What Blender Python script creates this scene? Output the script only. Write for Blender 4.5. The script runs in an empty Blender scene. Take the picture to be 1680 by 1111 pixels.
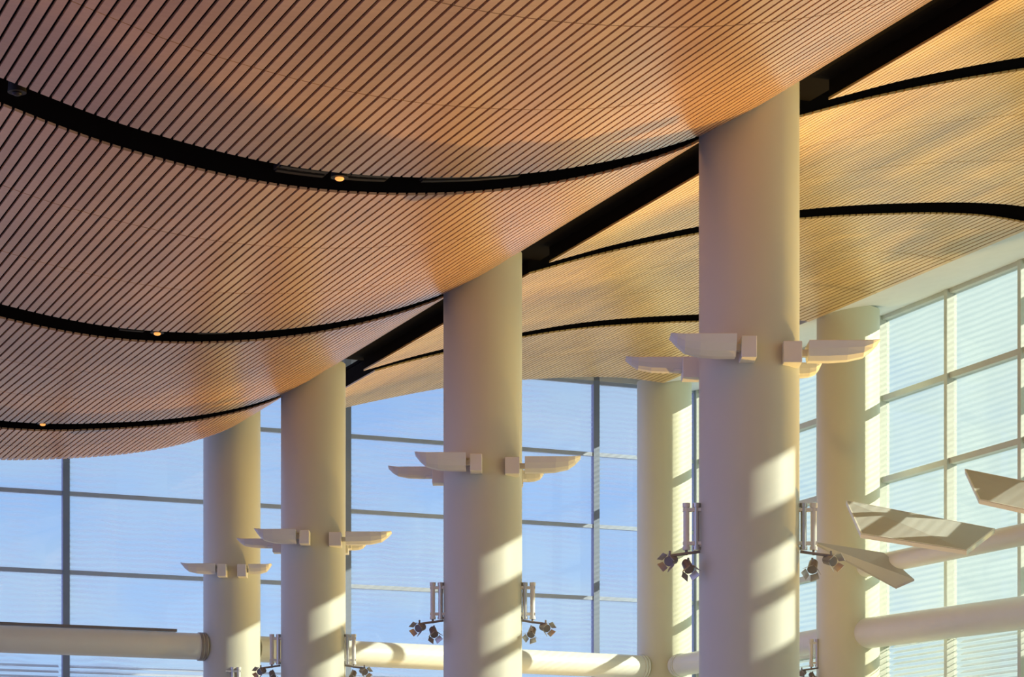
import bpy, bmesh, math, random
import numpy as np
from mathutils import Vector, Matrix
random.seed(4)
scene=bpy.context.scene
scene.view_settings.view_transform='Standard'
EYE=1.6
U=Vector((-.39,.921,0)).normalized(); V=Vector((.921,.39,0)).normalized()
F=3900.0
def W(s,t,h): return U*s+V*t+Vector((0,0,h+EYE))
def link(o): scene.collection.objects.link(o); return o
# ---------------------------------------------------------------- materials
def mat(name,col,rough=.5,metal=0,noise=0,nscale=3,spec=.5):
    m=bpy.data.materials.new(name); m.use_nodes=True
    nt=m.node_tree; b=nt.nodes['Principled BSDF']
    b.inputs['Roughness'].default_value=rough; b.inputs['Metallic'].default_value=metal
    b.inputs['Specular IOR Level'].default_value=spec
    tc=nt.nodes.new('ShaderNodeTexCoord'); n=nt.nodes.new('ShaderNodeTexNoise')
    n.inputs['Scale'].default_value=nscale; n.inputs['Detail'].default_value=4
    nt.links.new(tc.outputs['Object'],n.inputs['Vector'])
    mx=nt.nodes.new('ShaderNodeMix'); mx.data_type='RGBA'
    mx.inputs[6].default_value=(*[c*(1-noise) for c in col],1)
    mx.inputs[7].default_value=(*[min(1,c*(1+noise)) for c in col],1)
    nt.links.new(n.outputs['Fac'],mx.inputs[0]); nt.links.new(mx.outputs[2],b.inputs['Base Color'])
    return m
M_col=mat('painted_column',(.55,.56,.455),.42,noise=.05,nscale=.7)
M_cole=mat('sunlit_tint_column',(.68,.68,.50),.42,noise=.05,nscale=.7)  # same paint as the other columns, sunlight put into a yellower colour
M_white=mat('white_metal',(.72,.73,.68),.4,noise=.03)
M_tube=mat('tube_paint',(.80,.82,.73),.4,noise=.04)
M_black=mat('black_void',(.006,.005,.005),.9,noise=.2,spec=.05)
M_dark=mat('dark_metal',(.016,.015,.014),.5,noise=.2,spec=.3)
M_grey=mat('grey_metal',(.22,.20,.19),.4,noise=.1)
M_ring=mat('ring_metal',(.30,.27,.23),.4,noise=.1)
M_chrome=mat('brushed_steel',(.55,.53,.5),.3,metal=.8,noise=.1)
M_frame=mat('window_frame_grey',(.46,.54,.66),.45,noise=.06)
M_mull=mat('mullion_grey',(.26,.32,.42),.5,noise=.06)
M_framew=mat('window_frame_pale',(.56,.58,.50),.45,noise=.06)
M_soffit=mat('soffit_plaster',(.74,.76,.71),.7,noise=.05)
M_floor=mat('terrazzo_floor',(.41,.325,.20),.45,noise=.12,nscale=6)
M_bounce=mat('mauve_bounce_floor',(.26,.19,.30),.95,noise=.15,nscale=8,spec=.1)  # unseen carpet zone added so its mauve bounce tints the ceiling
M_blind=mat('blind_slats',(.75,.78,.8),.5,noise=.04)
M_sheet=mat('shaded_sheet',(.50,.52,.47),.6,noise=.04)
def wood(name,a,b_,rough,mott=.5):
    m=bpy.data.materials.new(name); m.use_nodes=True; nt=m.node_tree; N=nt.nodes; L=nt.links
    b=N['Principled BSDF']; b.inputs['Roughness'].default_value=rough; b.inputs['Specular IOR Level'].default_value=.6
    at=N.new('ShaderNodeAttribute'); at.attribute_name='tone'
    mx=N.new('ShaderNodeMix'); mx.data_type='RGBA'
    mx.inputs[6].default_value=(*a,1); mx.inputs[7].default_value=(*b_,1)
    tc=N.new('ShaderNodeTexCoord'); mp=N.new('ShaderNodeMapping')
    mp.inputs['Rotation'].default_value=(0,0,-math.atan2(U.y,U.x)); mp.inputs['Scale'].default_value=(1.2,14,14)
    no=N.new('ShaderNodeTexNoise'); no.inputs['Scale'].default_value=1.5; no.inputs['Detail'].default_value=5
    L.new(tc.outputs['Object'],mp.inputs['Vector']); L.new(mp.outputs[0],no.inputs['Vector'])
    n2=N.new('ShaderNodeTexNoise'); n2.inputs['Scale'].default_value=.5; n2.inputs['Detail'].default_value=2
    L.new(tc.outputs['Object'],n2.inputs['Vector'])
    ad=N.new('ShaderNodeMath'); ad.operation='MULTIPLY_ADD'; ad.inputs[1].default_value=.4
    L.new(at.outputs['Fac'],ad.inputs[0])
    mu=N.new('ShaderNodeMath'); mu.operation='MULTIPLY'; mu.inputs[1].default_value=.35
    L.new(no.outputs['Fac'],mu.inputs[0]); L.new(mu.outputs[0],ad.inputs[2])
    c2=N.new('ShaderNodeMapRange'); c2.inputs['From Min'].default_value=.32; c2.inputs['From Max'].default_value=.68; L.new(n2.outputs['Fac'],c2.inputs['Value'])
    a2=N.new('ShaderNodeMath'); a2.operation='MULTIPLY_ADD'; a2.inputs[1].default_value=mott; L.new(c2.outputs[0],a2.inputs[0]); L.new(ad.outputs[0],a2.inputs[2])
    a3=N.new('ShaderNodeMath'); a3.operation='SUBTRACT'; a3.inputs[1].default_value=.12; L.new(a2.outputs[0],a3.inputs[0]); a3.use_clamp=True
    L.new(a3.outputs[0],mx.inputs[0]); L.new(mx.outputs[2],b.inputs['Base Color'])
    return m
M_wood=wood('maple_left_light_tint',(.45,.265,.14),(.74,.475,.27),.25,.35)  # same maple on both fields; the left side's pinker light is in this colour
M_woodr=wood('maple_right_light_tint',(.53,.35,.125),(.88,.635,.26),.32,.5)  # same maple, with the golden light of the right side in its colour
def glass(name,tint,gloss,frit_refl,base=.06,band=0,lines=0):
    m=bpy.data.materials.new(name); m.use_nodes=True; nt=m.node_tree; N=nt.nodes; L=nt.links
    N.remove(N['Principled BSDF']); out=N['Material Output']
    tr=N.new('ShaderNodeBsdfTransparent'); tr.inputs[0].default_value=(*tint,1)
    gl=N.new('ShaderNodeBsdfGlossy'); gl.inputs['Roughness'].default_value=.03
    m1=N.new('ShaderNodeMixShader'); m1.inputs[0].default_value=gloss
    L.new(tr.outputs[0],m1.inputs[1]); L.new(gl.outputs[0],m1.inputs[2])
    df=N.new('ShaderNodeBsdfTranslucent'); df.inputs[0].default_value=(.93,.98,1,1) if not lines else (.46,.53,.52,1)
    tc=N.new('ShaderNodeTexCoord'); wv=N.new('ShaderNodeTexWave'); wv.bands_direction='Z'
    wv.inputs['Scale'].default_value=2.6; wv.inputs['Distortion'].default_value=4.5; wv.inputs['Detail'].default_value=1; wv.inputs['Detail Scale'].default_value=.4  # wavy white reflections painted in together with the frit streaks
    L.new(tc.outputs['Object'],wv.inputs['Vector'])
    no=N.new('ShaderNodeTexNoise'); no.inputs['Scale'].default_value=.7; no.inputs['Detail'].default_value=2; L.new(tc.outputs['Object'],no.inputs['Vector'])
    cm=N.new('ShaderNodeMapRange'); cm.inputs['From Min'].default_value=.35; cm.inputs['From Max'].default_value=.7; L.new(no.outputs['Fac'],cm.inputs['Value'])
    mm=N.new('ShaderNodeMath'); mm.operation='MULTIPLY'; L.new(wv.outputs['Fac'],mm.inputs[0]); L.new(cm.outputs[0],mm.inputs[1])
    mu=N.new('ShaderNodeMath'); mu.operation='MULTIPLY_ADD'; mu.inputs[1].default_value=frit_refl; mu.inputs[2].default_value=base
    L.new(mm.outputs[0],mu.inputs[0])
    fac=mu.outputs[0]
    if lines:
        sp=N.new('ShaderNodeSeparateXYZ'); L.new(tc.outputs['Object'],sp.inputs[0])
        def frac(period,thr):
            d=N.new('ShaderNodeMath'); d.operation='DIVIDE'; d.inputs[1].default_value=period; L.new(sp.outputs['Z'],d.inputs[0])
            f=N.new('ShaderNodeMath'); f.operation='FRACT'; L.new(d.outputs[0],f.inputs[0])
            l=N.new('ShaderNodeMath'); l.operation='LESS_THAN'; l.inputs[1].default_value=thr; L.new(f.outputs[0],l.inputs[0]); return l.outputs[0]
        a=frac(1.7,.3); b=frac(.12,.5)
        q=N.new('ShaderNodeMath'); q.operation='MULTIPLY_ADD'; q.inputs[1].default_value=band; L.new(a,q.inputs[0]); L.new(fac,q.inputs[2])
        q2=N.new('ShaderNodeMath'); q2.operation='MULTIPLY_ADD'; q2.inputs[1].default_value=lines; L.new(b,q2.inputs[0]); L.new(q.outputs[0],q2.inputs[2]); q2.use_clamp=True; fac=q2.outputs[0]
    m2=N.new('ShaderNodeMixShader'); L.new(fac,m2.inputs[0]); L.new(m1.outputs[0],m2.inputs[1]); L.new(df.outputs[0],m2.inputs[2])
    L.new(m2.outputs[0],out.inputs[0]); return m
M_glass=glass('frit_reflection_glass',(.98,.99,1),.04,.4,.03)
M_glassr=glass('added_sunblock_glass',(.96,.99,.98),.03,.05,.0,band=.92,lines=.08)  # bands added to block sun and leave shadow gaps on the columns
M_glassc=glass('clear_frit_glass',(.96,.99,.97),.03,.10,.03,band=0,lines=.08)
def emis(name,col,st):
    m=bpy.data.materials.new(name); m.use_nodes=True; b=m.node_tree.nodes['Principled BSDF']
    b.inputs['Emission Color'].default_value=(*col,1); b.inputs['Emission Strength'].default_value=st
    b.inputs['Base Color'].default_value=(*col,1); return m
M_lamp=emis('warm_lamp',(1,.42,.1),1.0)
# ---------------------------------------------------------------- helpers
def obj(name,bm,m,smooth=False,recenter=True):
    me=bpy.data.meshes.new(name)
    if recenter and len(bm.verts):
        xs=[v.co for v in bm.verts]
        c=Vector(((min(p.x for p in xs)+max(p.x for p in xs))/2,(min(p.y for p in xs)+max(p.y for p in xs))/2,min(p.z for p in xs)))
        bmesh.ops.translate(bm,verts=bm.verts,vec=-c)
    else: c=Vector((0,0,0))
    bm.normal_update(); bm.to_mesh(me); bm.free()
    me.materials.append(m)
    if smooth:
        for p in me.polygons: p.use_smooth=True
        me.set_sharp_from_angle(angle=math.radians(40))
    o=bpy.data.objects.new(name,me); o.location=c; return link(o)
def hexa(bm,P):
    vs=[bm.verts.new(p) for p in P]
    for f in ((3,2,1,0),(4,5,6,7),(0,1,5,4),(1,2,6,5),(2,3,7,6),(3,0,4,7)):
        bm.faces.new([vs[i] for i in f])
    return vs
def boxst(bm,s0,s1,t0,t1,h0,h1):
    hexa(bm,[W(s0,t0,h0),W(s0,t1,h0),W(s1,t1,h0),W(s1,t0,h0),W(s0,t0,h1),W(s0,t1,h1),W(s1,t1,h1),W(s1,t0,h1)])
def box(bm,x0,x1,y0,y1,z0,z1):
    hexa(bm,[Vector(p) for p in ((x0,y0,z0),(x1,y0,z0),(x1,y1,z0),(x0,y1,z0),(x0,y0,z1),(x1,y0,z1),(x1,y1,z1),(x0,y1,z1))])
def cyl(bm,p0,p1,r0,r1=None,n=24,caps=True):
    p0=Vector(p0);p1=Vector(p1); r1=r0 if r1 is None else r1
    d=(p1-p0).normalized(); a=d.orthogonal().normalized(); b=d.cross(a)
    A=[];B=[]
    for i in range(n):
        c=math.cos(2*math.pi*i/n);s=math.sin(2*math.pi*i/n)
        A.append(bm.verts.new(p0+(a*c+b*s)*r0)); B.append(bm.verts.new(p1+(a*c+b*s)*r1))
    for i in range(n):
        j=(i+1)%n; bm.faces.new((A[i],A[j],B[j],B[i]))
    if caps: bm.faces.new(A[::-1]); bm.faces.new(B)
def parent(ch,pa):
    ch.parent=pa; ch.location=Vector(ch.location)-Vector(pa.location)
def empty(name,loc):
    o=bpy.data.objects.new(name,None); o.location=loc; o.empty_display_size=.2; return link(o)
def tag(o,label,cat,group=None):
    o['label']=label; o['category']=cat
    if group: o['group']=group
def struct(o,label=None,cat=None):
    o['kind']='structure'
    if label: o['label']=label
    if cat: o['category']=cat
# ---------------------------------------------------------------- profile
LK=[(-2,9.9),(0,9.6),(2,9.15),(4.86,8.33),(6.3,7.98),(8.1,7.78),(9.9,7.88),(11.6,8.22),(13.2,8.8),(14.2,9.42)]
RK=[(14.8,9.38),(16,9.8),(17.6,10.27),(19.45,10.72),(21.65,11.06),(23.2,11.2),(24.4,11.17)]
def hermite(K,t):
    n=len(K)
    xs=[k[0] for k in K]; ys=[k[1] for k in K]
    i=max(0,min(n-2,sum(1 for x in xs if x<=t)-1))
    def sl(j):
        if j==0: return (ys[1]-ys[0])/(xs[1]-xs[0])
        if j==n-1: return (ys[-1]-ys[-2])/(xs[-1]-xs[-2])*1.05
        return (ys[j+1]-ys[j-1])/(xs[j+1]-xs[j-1])
    h=xs[i+1]-xs[i]; q=(t-xs[i])/h
    return ((2*q**3-3*q**2+1)*ys[i]+(q**3-2*q**2+q)*h*sl(i)+(-2*q**3+3*q**2)*ys[i+1]+(q**3-q**2)*h*sl(i+1))
def sm(x): x=max(0,min(1,x)); return x*x*(3-2*x)
def H(K,s,t):
    h=hermite(K,t)
    if K is LK: h+=.17*sm((s-34)/8)*sm((13.6-t)/4)
    return h
def slatpanel(K,t0,t1,s0,s1,nseg,wd):
    bm=bmesh.new(); lay=bm.verts.layers.float.new('tone')
    pitch=.12
    n=int((t1-t0)/pitch); pitch=(t1-t0)/n
    cuts=[s0+(s1-s0)*k/nseg for k in range(nseg+1)]
    for i in range(n):
        tc=t0+(i+.5)*pitch; ta=tc-wd/2; tb=tc+wd/2
        base=random.random()
        for k in range(nseg):
            a=cuts[k]+.01; b=cuts[k+1]-.01
            g=[W(a,ta,H(K,a,ta)),W(a,tb,H(K,a,tb)),W(b,tb,H(K,b,tb)),W(b,ta,H(K,b,ta))]
            vs=hexa(bm,g+[p+Vector((0,0,.03)) for p in g])
            r=.5*base+.5*random.random()
            for v in vs: v[lay]=r
    return bm
def backing(K,t0,t1,s0,s1,d0,d1):
    bm=bmesh.new(); n=60
    rows=[]
    for i in range(n+1):
        t=t0+(t1-t0)*i/n; h=H(K,s0,t); g=H(K,s1,t)
        rows.append([bm.verts.new(W(s0,t,h+d0)),bm.verts.new(W(s1,t,g+d0)),bm.verts.new(W(s1,t,g+d1)),bm.verts.new(W(s0,t,h+d1))])
    for i in range(n):
        a,b=rows[i],rows[i+1]
        for k in range(4):
            l=(k+1)%4; bm.faces.new((a[k],a[l],b[l],b[k]))
    bm.faces.new(rows[0]); bm.faces.new(rows[-1][::-1]); bmesh.ops.recalc_face_normals(bm,faces=bm.faces)
    return bm
SL=.75
slots=[16.9,25.5,33.9,42.5]
LE=46.2
def bays(send):
    out=[]; a=10
    for c in slots: out.append((a,c-SL/2)); a=c+SL/2
    out.append((a,send)); return out
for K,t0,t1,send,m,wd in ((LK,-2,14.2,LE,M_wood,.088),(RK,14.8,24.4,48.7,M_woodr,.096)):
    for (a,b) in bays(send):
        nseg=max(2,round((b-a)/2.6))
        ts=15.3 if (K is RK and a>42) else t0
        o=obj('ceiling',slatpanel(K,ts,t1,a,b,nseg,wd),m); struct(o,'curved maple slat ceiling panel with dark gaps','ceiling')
        for k in range(nseg):
            c0=a+(b-a)*k/nseg+(.03 if k==0 else 0); c1=a+(b-a)*(k+1)/nseg-(.03 if k==nseg-1 else 0)
            o=obj('ceiling',backing(K,ts+.01,t1-.01,c0,c1,.045,.1 if a>42 and K is LK else .34),M_black); struct(o,'black acoustic backing above the slats','ceiling')
for c in slots:
    o=obj('ceiling',backing(LK,-2,13.6 if c>42 else 14.2,c-.8,c+.7,.38,.44),M_black); struct(o,'black ceiling slot void','ceiling')
    o=obj('ceiling',backing(LK,-2,13.4 if c>42 else 14.0,c+.42,c+.6,.05,.40),M_black); struct(o,'black ceiling slot closer','ceiling')
o=obj('ceiling',backing(RK,14.8,24.4,10,42.6,.38,.44),M_black); struct(o,'black ceiling void','ceiling')
o=obj('ceiling',backing(RK,15.4,24.4,42.6,48.6,.38,.44),M_black); struct(o,'black ceiling void','ceiling')
bm=bmesh.new(); boxst(bm,10,42.3,14.0,15.0,9.62,9.9); o=obj('ceiling',bm,M_black); struct(o,'black slot between ceiling fields','ceiling')
bm=bmesh.new(); boxst(bm,-12,51.6,-4,27.2,12.6,13.0); o=obj('ceiling',bm,M_soffit); struct(o,'roof slab','ceiling')
for s0,s1,ta,ha in ((10,48.8,24.42,11.2),(48.8,51,25.2,11.352)):
    bm=bmesh.new()
    hexa(bm,[W(s0,ta,ha),W(s0,26.6,11.62),W(s1,26.6,11.62),W(s1,ta,ha),W(s0,ta,ha+.3),W(s0,26.6,11.9),W(s1,26.6,11.9),W(s1,ta,ha+.3)])
    o=obj('ceiling',bm,M_soffit); struct(o,'pale plaster soffit beside the glass wall','ceiling')
bm=bmesh.new(); boxst(bm,-12,51.6,8.5,27.2,-EYE-.2,-EYE); o=obj('floor',bm,M_floor); struct(o,'polished terrazzo floor','floor')
bm=bmesh.new(); boxst(bm,-12,51.6,-25,8.5,-EYE-.2,-EYE); o=obj('floor',bm,M_bounce); struct(o,'unseen floor zone tinted mauve to bounce light onto the ceiling','floor')
# ---------------------------------------------------------------- walls
levels=[-1.5,-.34,1.36,3.06,4.76,6.46,8.16,9.86,11.56]
tn=[1]; wn=[1]
def trim(bm,m,label):
    o=obj('trim_%d'%tn[0],bm,m); tn[0]+=1; struct(o,label,'trim'); return o
def window(bmg,bmf,mg,mf,label):
    f=obj('window_%d'%wn[0],bmf,mf); wn[0]+=1; struct(f,label,'window')
    g=obj('glass_pane',bmg,mg); parent(g,f); return f
S=51.0; T=26.5
ft=[-7.75,-1.45,4.85,11.14,17.55,23.75,26.4]
for i in range(len(ft)-1):
    g=bmesh.new(); f=bmesh.new()
    a,b=ft[i]+.07,ft[i+1]-.07
    boxst(g,S+.02,S+.04,a,b,-1.5,11.5)
    for l in levels: boxst(f,S-.03,S+.06,a,b,l-.045,l+.045)
    window(g,f,M_glass,M_frame,'glazed curtain wall bay with grey aluminium transoms')
for t in ft:
    bm=bmesh.new(); boxst(bm,S-.05,S+.1,t-.075,t+.075,-EYE,11.8); trim(bm,M_mull,'grey aluminium mullion')
rs=[37.67+2.5*k for k in range(-11,6)]
rs=[x for x in rs if x<50.5]+[50.95]
for i in range(len(rs)-1):
    g=bmesh.new(); f=bmesh.new()
    a,b=rs[i]+.06,rs[i+1]-.06
    if b-a<.3: continue
    boxst(g,a,b,T+.02,T+.04,-1.5,11.5)
    for l in levels: boxst(f,a,b,T-.08,T+.12,l-.06,l+.06)
    window(g,f,M_glassr if rs[i]<37 else M_glassc,M_framew,'glazed curtain wall bay with pale aluminium transoms')
for s in rs:
    bm=bmesh.new(); boxst(bm,s-.055,s+.055,T-.13,T+.1,-EYE,11.8); trim(bm,M_framew,'pale aluminium mullion')
bm=bmesh.new(); boxst(bm,S-.05,S+.3,-8,T+.3,11.6,13); o=obj('wall_back',bm,M_soffit); struct(o,'plaster wall band above the glazing','wall')
bm=bmesh.new(); boxst(bm,-12,S,T-.05,T+.3,11.65,13); o=obj('wall_right',bm,M_soffit); struct(o,'plaster wall band above the glazing','wall')
bm=bmesh.new(); boxst(bm,-12.3,-12,-12,T+.3,-EYE,13); o=obj('wall_front',bm,M_soffit); struct(o,'plain plaster end wall','wall')
def blind(s0,s1,t0,t1,h0,h1):
    bm=bmesh.new(); z=h0
    while z<h1:
        if abs(t1-t0)<.2:
            hexa(bm,[W(s0,t0,z),W(s0,t1,z+.05),W(s1,t1,z+.05),W(s1,t0,z),W(s0,t0,z+.01),W(s0,t1,z+.06),W(s1,t1,z+.06),W(s1,t0,z+.01)])
        else:
            hexa(bm,[W(s0,t0,z),W(s0,t1,z),W(s1,t1,z+.05),W(s1,t0,z+.05),W(s0,t0,z+.01),W(s0,t1,z+.01),W(s1,t1,z+.06),W(s1,t0,z+.06)])
        z+=.12
    o=obj('window_blind',bm,M_blind); tag(o,'horizontal white louvre blind behind the glazing','blind','blinds along the glass wall')
for i in range(2,6): blind(S+.25,S+.33,ft[i]+.1,ft[i+1]-.1,3.1,4.45)
for i in range(len(rs)-1):
    if rs[i]>35: blind(rs[i]+.1,rs[i+1]-.1,T+.15,T+.23,3.1,4.9)
# ---------------------------------------------------------------- columns
def P(x,Z,h=0): return Vector(((x-840)/F*Z,Z,h+EYE))
cols={'A':(1229,28.5,.6,9.43),'B':(792,36.3,.6,9.43),'C':(514,44.2,.6,9.43),'D':(380.5,48.9,.585,9.75),
      'E':(1391.5,48.2,.635,11.35),'F':(1090,55.2,.635,11.35),'N':(1391.5,40.0,.635,11.35)}
CP={}
for k,(x,Z,r,h) in cols.items():
    if k=='N': c=P(*cols['E'][:2])-U*7.8
    else: c=P(x,Z)
    c.z=0; CP[k]=c
    bm=bmesh.new()
    prof=[(r*1.12,0),(r*1.12,.12),(r,.16),(r,h+EYE)]
    n=96; rings=[]
    for (rr,z) in prof: rings.append([bm.verts.new((c.x+rr*math.cos(2*math.pi*i/n),c.y+rr*math.sin(2*math.pi*i/n),z)) for i in range(n)])
    for a,b in zip(rings,rings[1:]):
        for i in range(n):
            j=(i+1)%n; bm.faces.new((a[i],a[j],b[j],b[i]))
    bm.faces.new(rings[0][::-1]); bm.faces.new(rings[-1])
    o=obj('column',bm,M_col if k in 'ABCD' else M_cole,True)
    tag(o,'tall round cream painted column rising into the slatted ceiling' if k in 'ABCD' else 'tall round cream painted column beside the glass wall','column','round columns')
# ---------------------------------------------------------------- uplights
def make_uplight(bx,by,wing,wy,hw,D):
    root=empty('column_uplight',(0,0,0))
    bm=bmesh.new(); box(bm,bx[0],bx[1],by[0],by[1],-.25,0); bmesh.ops.bevel(bm,geom=bm.edges[:],offset=.006,segments=1,affect='EDGES')
    m=obj('mount_block',bm,M_white,recenter=False)
    x0,x1=wing; bm=bmesh.new(); L=x1-x0
    qs=[0,.3,.55,.78,.9,1]; zs=[-D,-D,-D*.94,-D*.74,-D*.4,.012]; ws=[1,1,1,.95,.88,.76]; tp=[0,0,0,0,.008,.02]
    outer=[]; inner=[]
    for q,z,wq,tz in zip(qs,zs,ws,tp):
        x=x0+L*q; w=hw*wq
        sec=[(-w,tz),(-w*.86,z*.4+tz),(-w*.62,z*.78),(-w*.3,z),(w*.3,z),(w*.62,z*.78),(w*.86,z*.4+tz),(w,tz)]
        outer.append([bm.verts.new((x,wy+a,b)) for a,b in sec])
        inner.append([bm.verts.new((x,wy+a*.94,b*.93+.008)) for a,b in sec])
    n=len(qs)-1
    for A in (outer,inner):
        for i in range(n):
            for k in range(7): bm.faces.new((A[i][k],A[i+1][k],A[i+1][k+1],A[i][k+1]))
    for i in range(n):
        bm.faces.new((outer[i][0],inner[i][0],inner[i+1][0],outer[i+1][0]))
        bm.faces.new((outer[i][7],outer[i+1][7],inner[i+1][7],inner[i][7]))
    bm.faces.new(outer[0])
    bmesh.ops.remove_doubles(bm,verts=bm.verts,dist=.0005)
    bmesh.ops.recalc_face_normals(bm,faces=bm.faces)
    r=obj('reflector',bm,M_white,False,recenter=False)
    bm=bmesh.new()
    cx=(bx[0]+bx[1])/2; cy=(by[0]+by[1])/2
    d=Vector((cx,cy,0)).normalized()*.59
    box(bm,min(cx,x0+L*.15),max(cx,x0+L*.15),min(cy,wy)-.03,max(cy,wy)+.03,-.15,-.07)
    a=obj('arm',bm,M_white,False,recenter=False)
    bm=bmesh.new(); cyl(bm,(cx,cy,-.13),(d.x,d.y,-.13),.06,n=16)
    st=obj('bracket_stub',bm,M_white,True,recenter=False)
    bm=bmesh.new(); cyl(bm,(x0+L*.25,wy,-D*.5),(x0+L*.45,wy,-D*.5),.03,n=12)
    l=obj('lamp',bm,M_lamp,True,recenter=False)
    for p in (m,r,a,st,l): p.parent=root
    return root
def dup(root,loc):
    n=root.copy(); scene.collection.objects.link(n); n.location=loc
    for c in list(root.children):
        k=c.copy(); scene.collection.objects.link(k); k.parent=n
        for cc in list(c.children):
            kk=cc.copy(); scene.collection.objects.link(kk); kk.parent=k
    return n
defs=[((-.18,-.0),(-.92,-.58),(-.24,-1.0),-.78,.24,.23),
      ((.34,.56),(-.64,-.3),(.64,1.48),-.45,.22,.21),
      ((-.78,-.5),(.2,.5),(-.78,-1.46),.42,.18,.15),
      ((.42,.62),(.35,.65),(.62,.96),.72,.15,.15)]
UH=6.22+EYE
for i,d in enumerate(defs):
    r=make_uplight(*d)
    tag(r,'white scoop shaped uplight bracketed to a round column','light fixture','column uplights')
    ks=['A','B','C']
    for j,k in enumerate(ks):
        c=CP[k].copy(); c.z=UH
        if j: dup(r,c)
        else: basec=c
    r.location=basec
for d in (((-.2,-.02),(-.84,-.57),(-.24,-.94),-.72,.16,.19),((.2,.38),(-.8,-.45),(.42,.88),-.62,.15,.18)):
    r=make_uplight(*d); c=CP['D'].copy(); c.z=UH; r.location=c
    tag(r,'small white scoop uplight bracketed to a round column','light fixture','column uplights')
# ---------------------------------------------------------------- spot brackets
def make_spot(sg):
    root=empty('spotlight_bracket',(0,0,0))
    parts=[]
    for x in (.64,.76):
        bm=bmesh.new(); cyl(bm,(sg*x,-.1,-.52),(sg*x,-.1,0),.036,n=14); cyl(bm,(sg*x,-.1,-.54),(sg*x,-.1,-.5),.046,n=14); cyl(bm,(sg*x,-.1,-.03),(sg*x,-.1,.02),.046,n=14)
        parts.append(obj('rod',bm,M_chrome if x<.7 else M_white,True,recenter=False))
    for z in (-.06,-.46):
        bm=bmesh.new(); box(bm,min(sg*.5,sg*.8),max(sg*.5,sg*.8),-.13,-.07,z-.02,z+.02)
        parts.append(obj('arm',bm,M_white,recenter=False))
    bm=bmesh.new(); cyl(bm,(sg*.6,-.1,-.56),(sg*.98,-.16,-.62),.018,n=10); cyl(bm,(sg*.76,-.1,-.5),(sg*.76,-.12,-.6),.018,n=10)
    parts.append(obj('crossbar',bm,M_grey,True,recenter=False))
    for (x,y,z,dx,dz) in ((.96,-.18,-.68,.4,-.2),(.74,-.16,-.76,-.2,-.6)):
        bm=bmesh.new(); d=Vector((sg*dx,-.6,dz)).normalized(); c=Vector((sg*x,y,z))
        cyl(bm,c-d*.10,c+d*.04,.055,.06,n=16); cyl(bm,c-d*.13,c-d*.10,.035,.055,n=16); cyl(bm,c,c+Vector((0,.02,.12)),.014,n=8)
        h=obj('spotlight_head',bm,M_grey,True,recenter=False)
        bm=bmesh.new(); a=d.orthogonal().normalized(); b=d.cross(a); f=c+d*.045
        for q,e in ((a,b),(-a,b),(b,a),(-b,a)):
            p0=f+q*.06; p1=f+q*.1+d*.07
            vs=[p0-e*.05,p0+e*.05,p1+e*.06,p1-e*.06]; off=q*.005
            hexa(bm,vs+[v+off for v in vs])
        bd=obj('barn_door',bm,M_chrome,recenter=False); bd.parent=h
        parts.append(h)
    for p in parts: p.parent=root
    tag(root,'pair of grey adjustable spotlights on a metal bracket','light fixture','column spotlight brackets')
    return root
for sg,ks in ((-1,['A','B','C','E']),(1,['A','B','C','D'])):
    r=make_spot(sg); first=None
    for k in ks:
        c=CP[k].copy(); c.z=4.38+EYE+(.3 if k=='E' else 0)-(.25 if k=='D' else 0)
        if k=='D': c.x-=.55; c.y-=.5
        if first is None: first=c
        else: dup(r,c)
    r.location=first
# ---------------------------------------------------------------- tubes
def tube(p0,p1,r,label,fl=None,mf=None):
    bm=bmesh.new(); cyl(bm,p0,p1,r,n=48)
    o=obj('steel_tube',bm,M_tube,True); tag(o,label,'tube','steel bracing tubes')
    d=(p1-p0).normalized()
    if fl is not None:
        bm=bmesh.new(); c=p0+d*fl; cyl(bm,c-d*.05,c+d*.0,r*1.08,n=48); cyl(bm,c+d*.03,c+d*.08,r*1.08,n=48)
        cyl(bm,c,c+d*.03,r*.98,n=48)
        f=obj('flange',bm,mf or M_tube,True); parent(f,o)
    return o
def at(k,h): c=CP[k].copy(); c.z=h+EYE; return c
D=at('D',4.6); E=at('E',4.78); Fc=at('F',4.72)
tube(D-V*22,D-V*.56,.27,'thick white painted steel tube spanning between columns',21.44-.1,M_ring)
dv=(Fc-D).normalized()
tube(D+dv*.56,Fc-dv*.6,.27,'thick white painted steel tube spanning between columns',(Fc-D).length-1.25)
dv=(E-Fc).normalized()
tube(Fc+dv*.6,E-dv*.6,.25,'thick white painted steel tube beside the glass wall',.15)
e2=P(1680,43.9,4.78); dd=(e2-E); dd.z=0; dd.normalize()
tube(E+dd*.56,E+dd*7.0,.31,'thick white painted steel tube beside the glass wall')
E6=at('E',6.1); e3=P(1680,43.0,6.1); d3=(e3-E6); d3.z=0; d3.normalize()
tube(E6+d3*.6,E6+d3*7.0,.2,'slim white painted steel tube beside the glass wall')
bm=bmesh.new(); boxst(bm,47.25,47.4,-8,12.6,4.6+.285,4.6+.34)
o=obj('cable_rail',bm,M_grey); tag(o,'slim grey cable tray lying on top of a white tube','rail')
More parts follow.
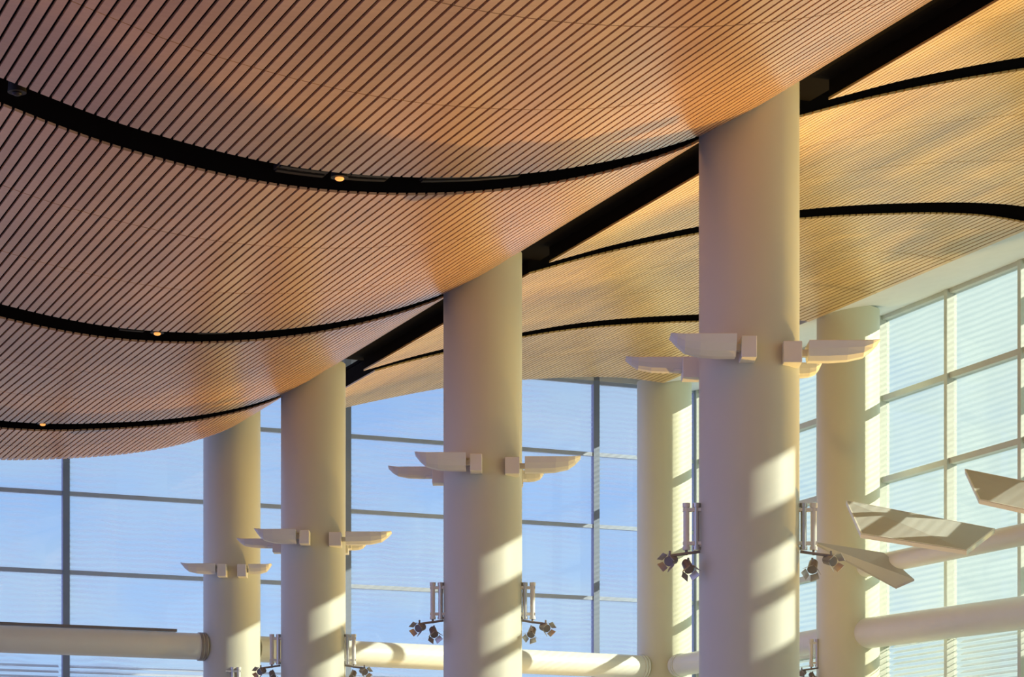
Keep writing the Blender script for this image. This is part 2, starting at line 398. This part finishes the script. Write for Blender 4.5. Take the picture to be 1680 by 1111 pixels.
# ---------------------------------------------------------------- light shelves
def shelf(pts,label):
    root=empty('light_shelf',pts[0])
    a,b,c,d=[Vector(p) for p in pts]
    n=((b-a).cross(d-a)).normalized()
    if n.z<0: n=-n
    bm=bmesh.new(); nsl=16
    for i in range(nsl):
        q0=(i+.1)/nsl; q1=(i+.62)/nsl
        A=a.lerp(d,q0); B=b.lerp(c,q0); C=b.lerp(c,q1); Dd=a.lerp(d,q1)
        hexa(bm,[A-n*.03,B-n*.03,C-n*.03,Dd-n*.03,A+n*.0,B+n*.0,C+n*.0,Dd+n*.0])
    p=obj('louvre_panel',bm,M_tube); parent(p,root)
    bm=bmesh.new()
    hexa(bm,[x+n*.04 for x in (a,b,c,d)]+[x+n*.05 for x in (a,b,c,d)])
    p=obj('reflector_sheet',bm,M_sheet); parent(p,root)
    bm=bmesh.new()
    m=(a+b+c+d)/4
    for x,y in ((a,b),(b,c),(c,d),(d,a)):
        ix=x+(m-x).normalized()*.03; iy=y+(m-y).normalized()*.03
        hexa(bm,[x-n*.035,y-n*.035,iy-n*.035,ix-n*.035,x+n*.055,y+n*.055,iy+n*.055,ix+n*.055])
    p=obj('edge_frame',bm,M_tube); parent(p,root)
    tag(root,label,'light shelf','light shelves on the upper tube')
    return root
shelf([P(1388,44.0,6.82),P(1632,42.5,6.08),P(1586,41.2,5.52),P(1412,42.4,5.98)],'white louvred light shelf tilted above a steel tube')
shelf([P(1583,41.5,6.98),P(1800,39.5,6.2),P(1790,38.6,5.6),P(1606,40.2,6.25)],'white louvred light shelf tilted above a steel tube')
bm=bmesh.new()
a,b,c,d=P(1330,47.0,6.5),P(1470,46.6,5.54),P(1500,46.3,5.66),P(1450,46.6,6.22)
hexa(bm,[a,b,c,d]+[x+Vector((0,0,.03)) for x in (a,b,c,d)])
o=obj('shade_fin',bm,M_sheet); tag(o,'pale fin panel fixed across the slim steel tube','panel')
# ---------------------------------------------------------------- slot fixtures
def slot_pt(x,s):
    dx=(x-840)/F; Z=s/(.921-.39*dx); return Z*(.921*dx+.39)
def housing(x0,x1,s):
    t0,t1=slot_pt(x0,s),slot_pt(x1,s); bm=bmesh.new(); n=8
    for i in range(n):
        a=t0+(t1-t0)*i/n; b=t0+(t1-t0)*(i+1)/n
        ha=H(LK,s,a)+.1; hb=H(LK,s,b)+.1
        for (sa,sb) in ((s-.2,s-.12),(s-.04,s+.04),(s+.12,s+.2)):
            hexa(bm,[W(sa,a,ha),W(sa,b,hb),W(sb,b,hb),W(sb,a,ha),W(sa,a,ha+.1),W(sa,b,hb+.1),W(sb,b,hb+.1),W(sb,a,ha+.1)])
    for i in range(0,n+1,2):
        a=t0+(t1-t0)*i/n; ha=H(LK,s,a)+.12
        hexa(bm,[W(s-.2,a-.02,ha),W(s-.2,a+.02,ha),W(s+.2,a+.02,ha),W(s+.2,a-.02,ha),W(s-.2,a-.02,ha+.05),W(s-.2,a+.02,ha+.05),W(s+.2,a+.02,ha+.05),W(s+.2,a-.02,ha+.05)])
    o=obj('slot_grille',bm,M_dark); tag(o,'black linear air grille in a ceiling slot','grille','ceiling slot grilles')
for a in ((460,538,25.5),(577,640,25.5),(700,860,25.5),(200,240,33.9),(330,380,33.9),(430,560,33.9)): housing(*a)
for x,s in ((557,25.5),(28,25.5),(258,33.9),(70,42.5)):
    t=slot_pt(x,s); c=W(s,t,H(LK,s,t)+.08)
    root=empty('recessed_downlight',c)
    bm=bmesh.new(); cyl(bm,c+Vector((0,0,-.02)),c+Vector((0,0,.14)),.1,.09,n=24); p=obj('housing',bm,M_dark,True); parent(p,root)
    bm=bmesh.new(); bmesh.ops.create_uvsphere(bm,u_segments=20,v_segments=10,radius=.052,matrix=Matrix.Translation(c+Vector((0,0,-.03)))@Matrix.Diagonal((1,1,.5,1)))
    p=obj('lens',bm,M_lamp if x!=28 else M_dark,True); parent(p,root)
    tag(root,'small round downlight with a warm glowing lens' if x!=28 else 'small round unlit fixture in a dark ceiling slot','light fixture','slot downlights')
# ---------------------------------------------------------------- lights
def light(typ,name,loc,energy,col,**k):
    l=bpy.data.lights.new(name,typ); l.energy=energy; l.color=col
    for a,b in k.items(): setattr(l,a,b)
    o=bpy.data.objects.new(name,l); o.location=loc; link(o); return o
sd=Vector((1,-.12,.452)).normalized()
o=light('SUN','sun',(60,0,40),7.6,(1,.93,.78),angle=math.radians(.4)); o.rotation_euler=sd.to_track_quat('Z','Y').to_euler()
for s,tt,tgt_t,en,ang in ((18,25.3,13,10500,46),(26.5,25.3,13,10500,46),(34.5,25.3,13,10500,46),(43,25.3,13,5500,40),
                   (23,22,19,1050,100),(31,22,19,1150,100),(39,22,19,1250,100),(46,22,19,750,90),
                   (25,30.5,17,3000,65),(33,30.5,17,3000,65),(41,30.5,17,3000,65)):
    loc=W(s,tt,-1.0)
    tgt=W(s+1.0,tgt_t if tgt_t!=13 else 11.8,9.0)
    o=light('SPOT','added_bounce_spot',loc,en,(1,.57,.12) if tgt_t==13 else (1,.66,.22),spot_size=math.radians(ang),spot_blend=.8,shadow_soft_size=.18)  # added warm spots, unseen, standing in for sunlight reflected up to the ceiling
    o.rotation_euler=(loc-tgt).to_track_quat('Z','Y').to_euler()
# world
w=bpy.data.worlds.new('World'); scene.world=w; w.use_nodes=True; nt=w.node_tree; N=nt.nodes; L=nt.links
bg=N['Background']; bg.inputs[1].default_value=1.0
tc=N.new('ShaderNodeTexCoord'); sp=N.new('ShaderNodeSeparateXYZ'); L.new(tc.outputs['Generated'],sp.inputs[0])
cr=N.new('ShaderNodeValToRGB'); e=cr.color_ramp.elements
e[0].position=0; e[0].color=(.15,.16,.2,1); e[1].position=1; e[1].color=(.12,.25,.7,1)
x=e.new(.02); x.color=(.50,.72,1,1); x=e.new(.16); x.color=(.35,.58,.97,1); x=e.new(.4); x.color=(.22,.38,.85,1)
L.new(sp.outputs['Z'],cr.inputs[0])
no=N.new('ShaderNodeTexNoise'); no.inputs['Scale'].default_value=9; no.inputs['Detail'].default_value=5
mp=N.new('ShaderNodeMapping'); mp.inputs['Scale'].default_value=(1,1,2.5); L.new(tc.outputs['Generated'],mp.inputs[0]); L.new(mp.outputs[0],no.inputs[0])
mr=N.new('ShaderNodeMapRange'); mr.inputs['From Min'].default_value=.06; mr.inputs['From Max'].default_value=.19; L.new(sp.outputs['X'],mr.inputs['Value'])
m3=N.new('ShaderNodeMapRange'); m3.inputs['From Min'].default_value=.4; m3.inputs['From Max'].default_value=.62; L.new(no.outputs['Fac'],m3.inputs['Value'])
ml=N.new('ShaderNodeMath'); ml.operation='MULTIPLY_ADD'; L.new(m3.outputs[0],ml.inputs[0]); ml.inputs[1].default_value=.42
m4=N.new('ShaderNodeMath'); m4.operation='MULTIPLY'; m4.inputs[1].default_value=.85; L.new(mr.outputs[0],m4.inputs[0]); L.new(m4.outputs[0],ml.inputs[2])
ml.use_clamp=True
mx=N.new('ShaderNodeMix'); mx.data_type='RGBA'; L.new(ml.outputs[0],mx.inputs[0]); L.new(cr.outputs[0],mx.inputs[6]); mx.inputs[7].default_value=(.66,.80,.79,1)
m5=N.new('ShaderNodeMapRange'); m5.inputs['From Min'].default_value=-.4; m5.inputs['From Max'].default_value=-.85; L.new(sp.outputs['X'],m5.inputs['Value'])
mv=N.new('ShaderNodeMix'); mv.data_type='RGBA'; L.new(m5.outputs[0],mv.inputs[0]); L.new(mx.outputs[2],mv.inputs[6]); mv.inputs[7].default_value=(.68,.68,1.35,1)
L.new(mv.outputs[2],bg.inputs[0])
# camera
cd=bpy.data.cameras.new('camera'); cam=bpy.data.objects.new('camera',cd); link(cam)
cam.location=(0,0,EYE); cam.rotation_euler=(math.pi/2,0,0)
cd.sensor_width=36; cd.lens=F/1680*36; cd.shift_y=(1430-555.5)/1680; cd.clip_end=500
scene.camera=cam
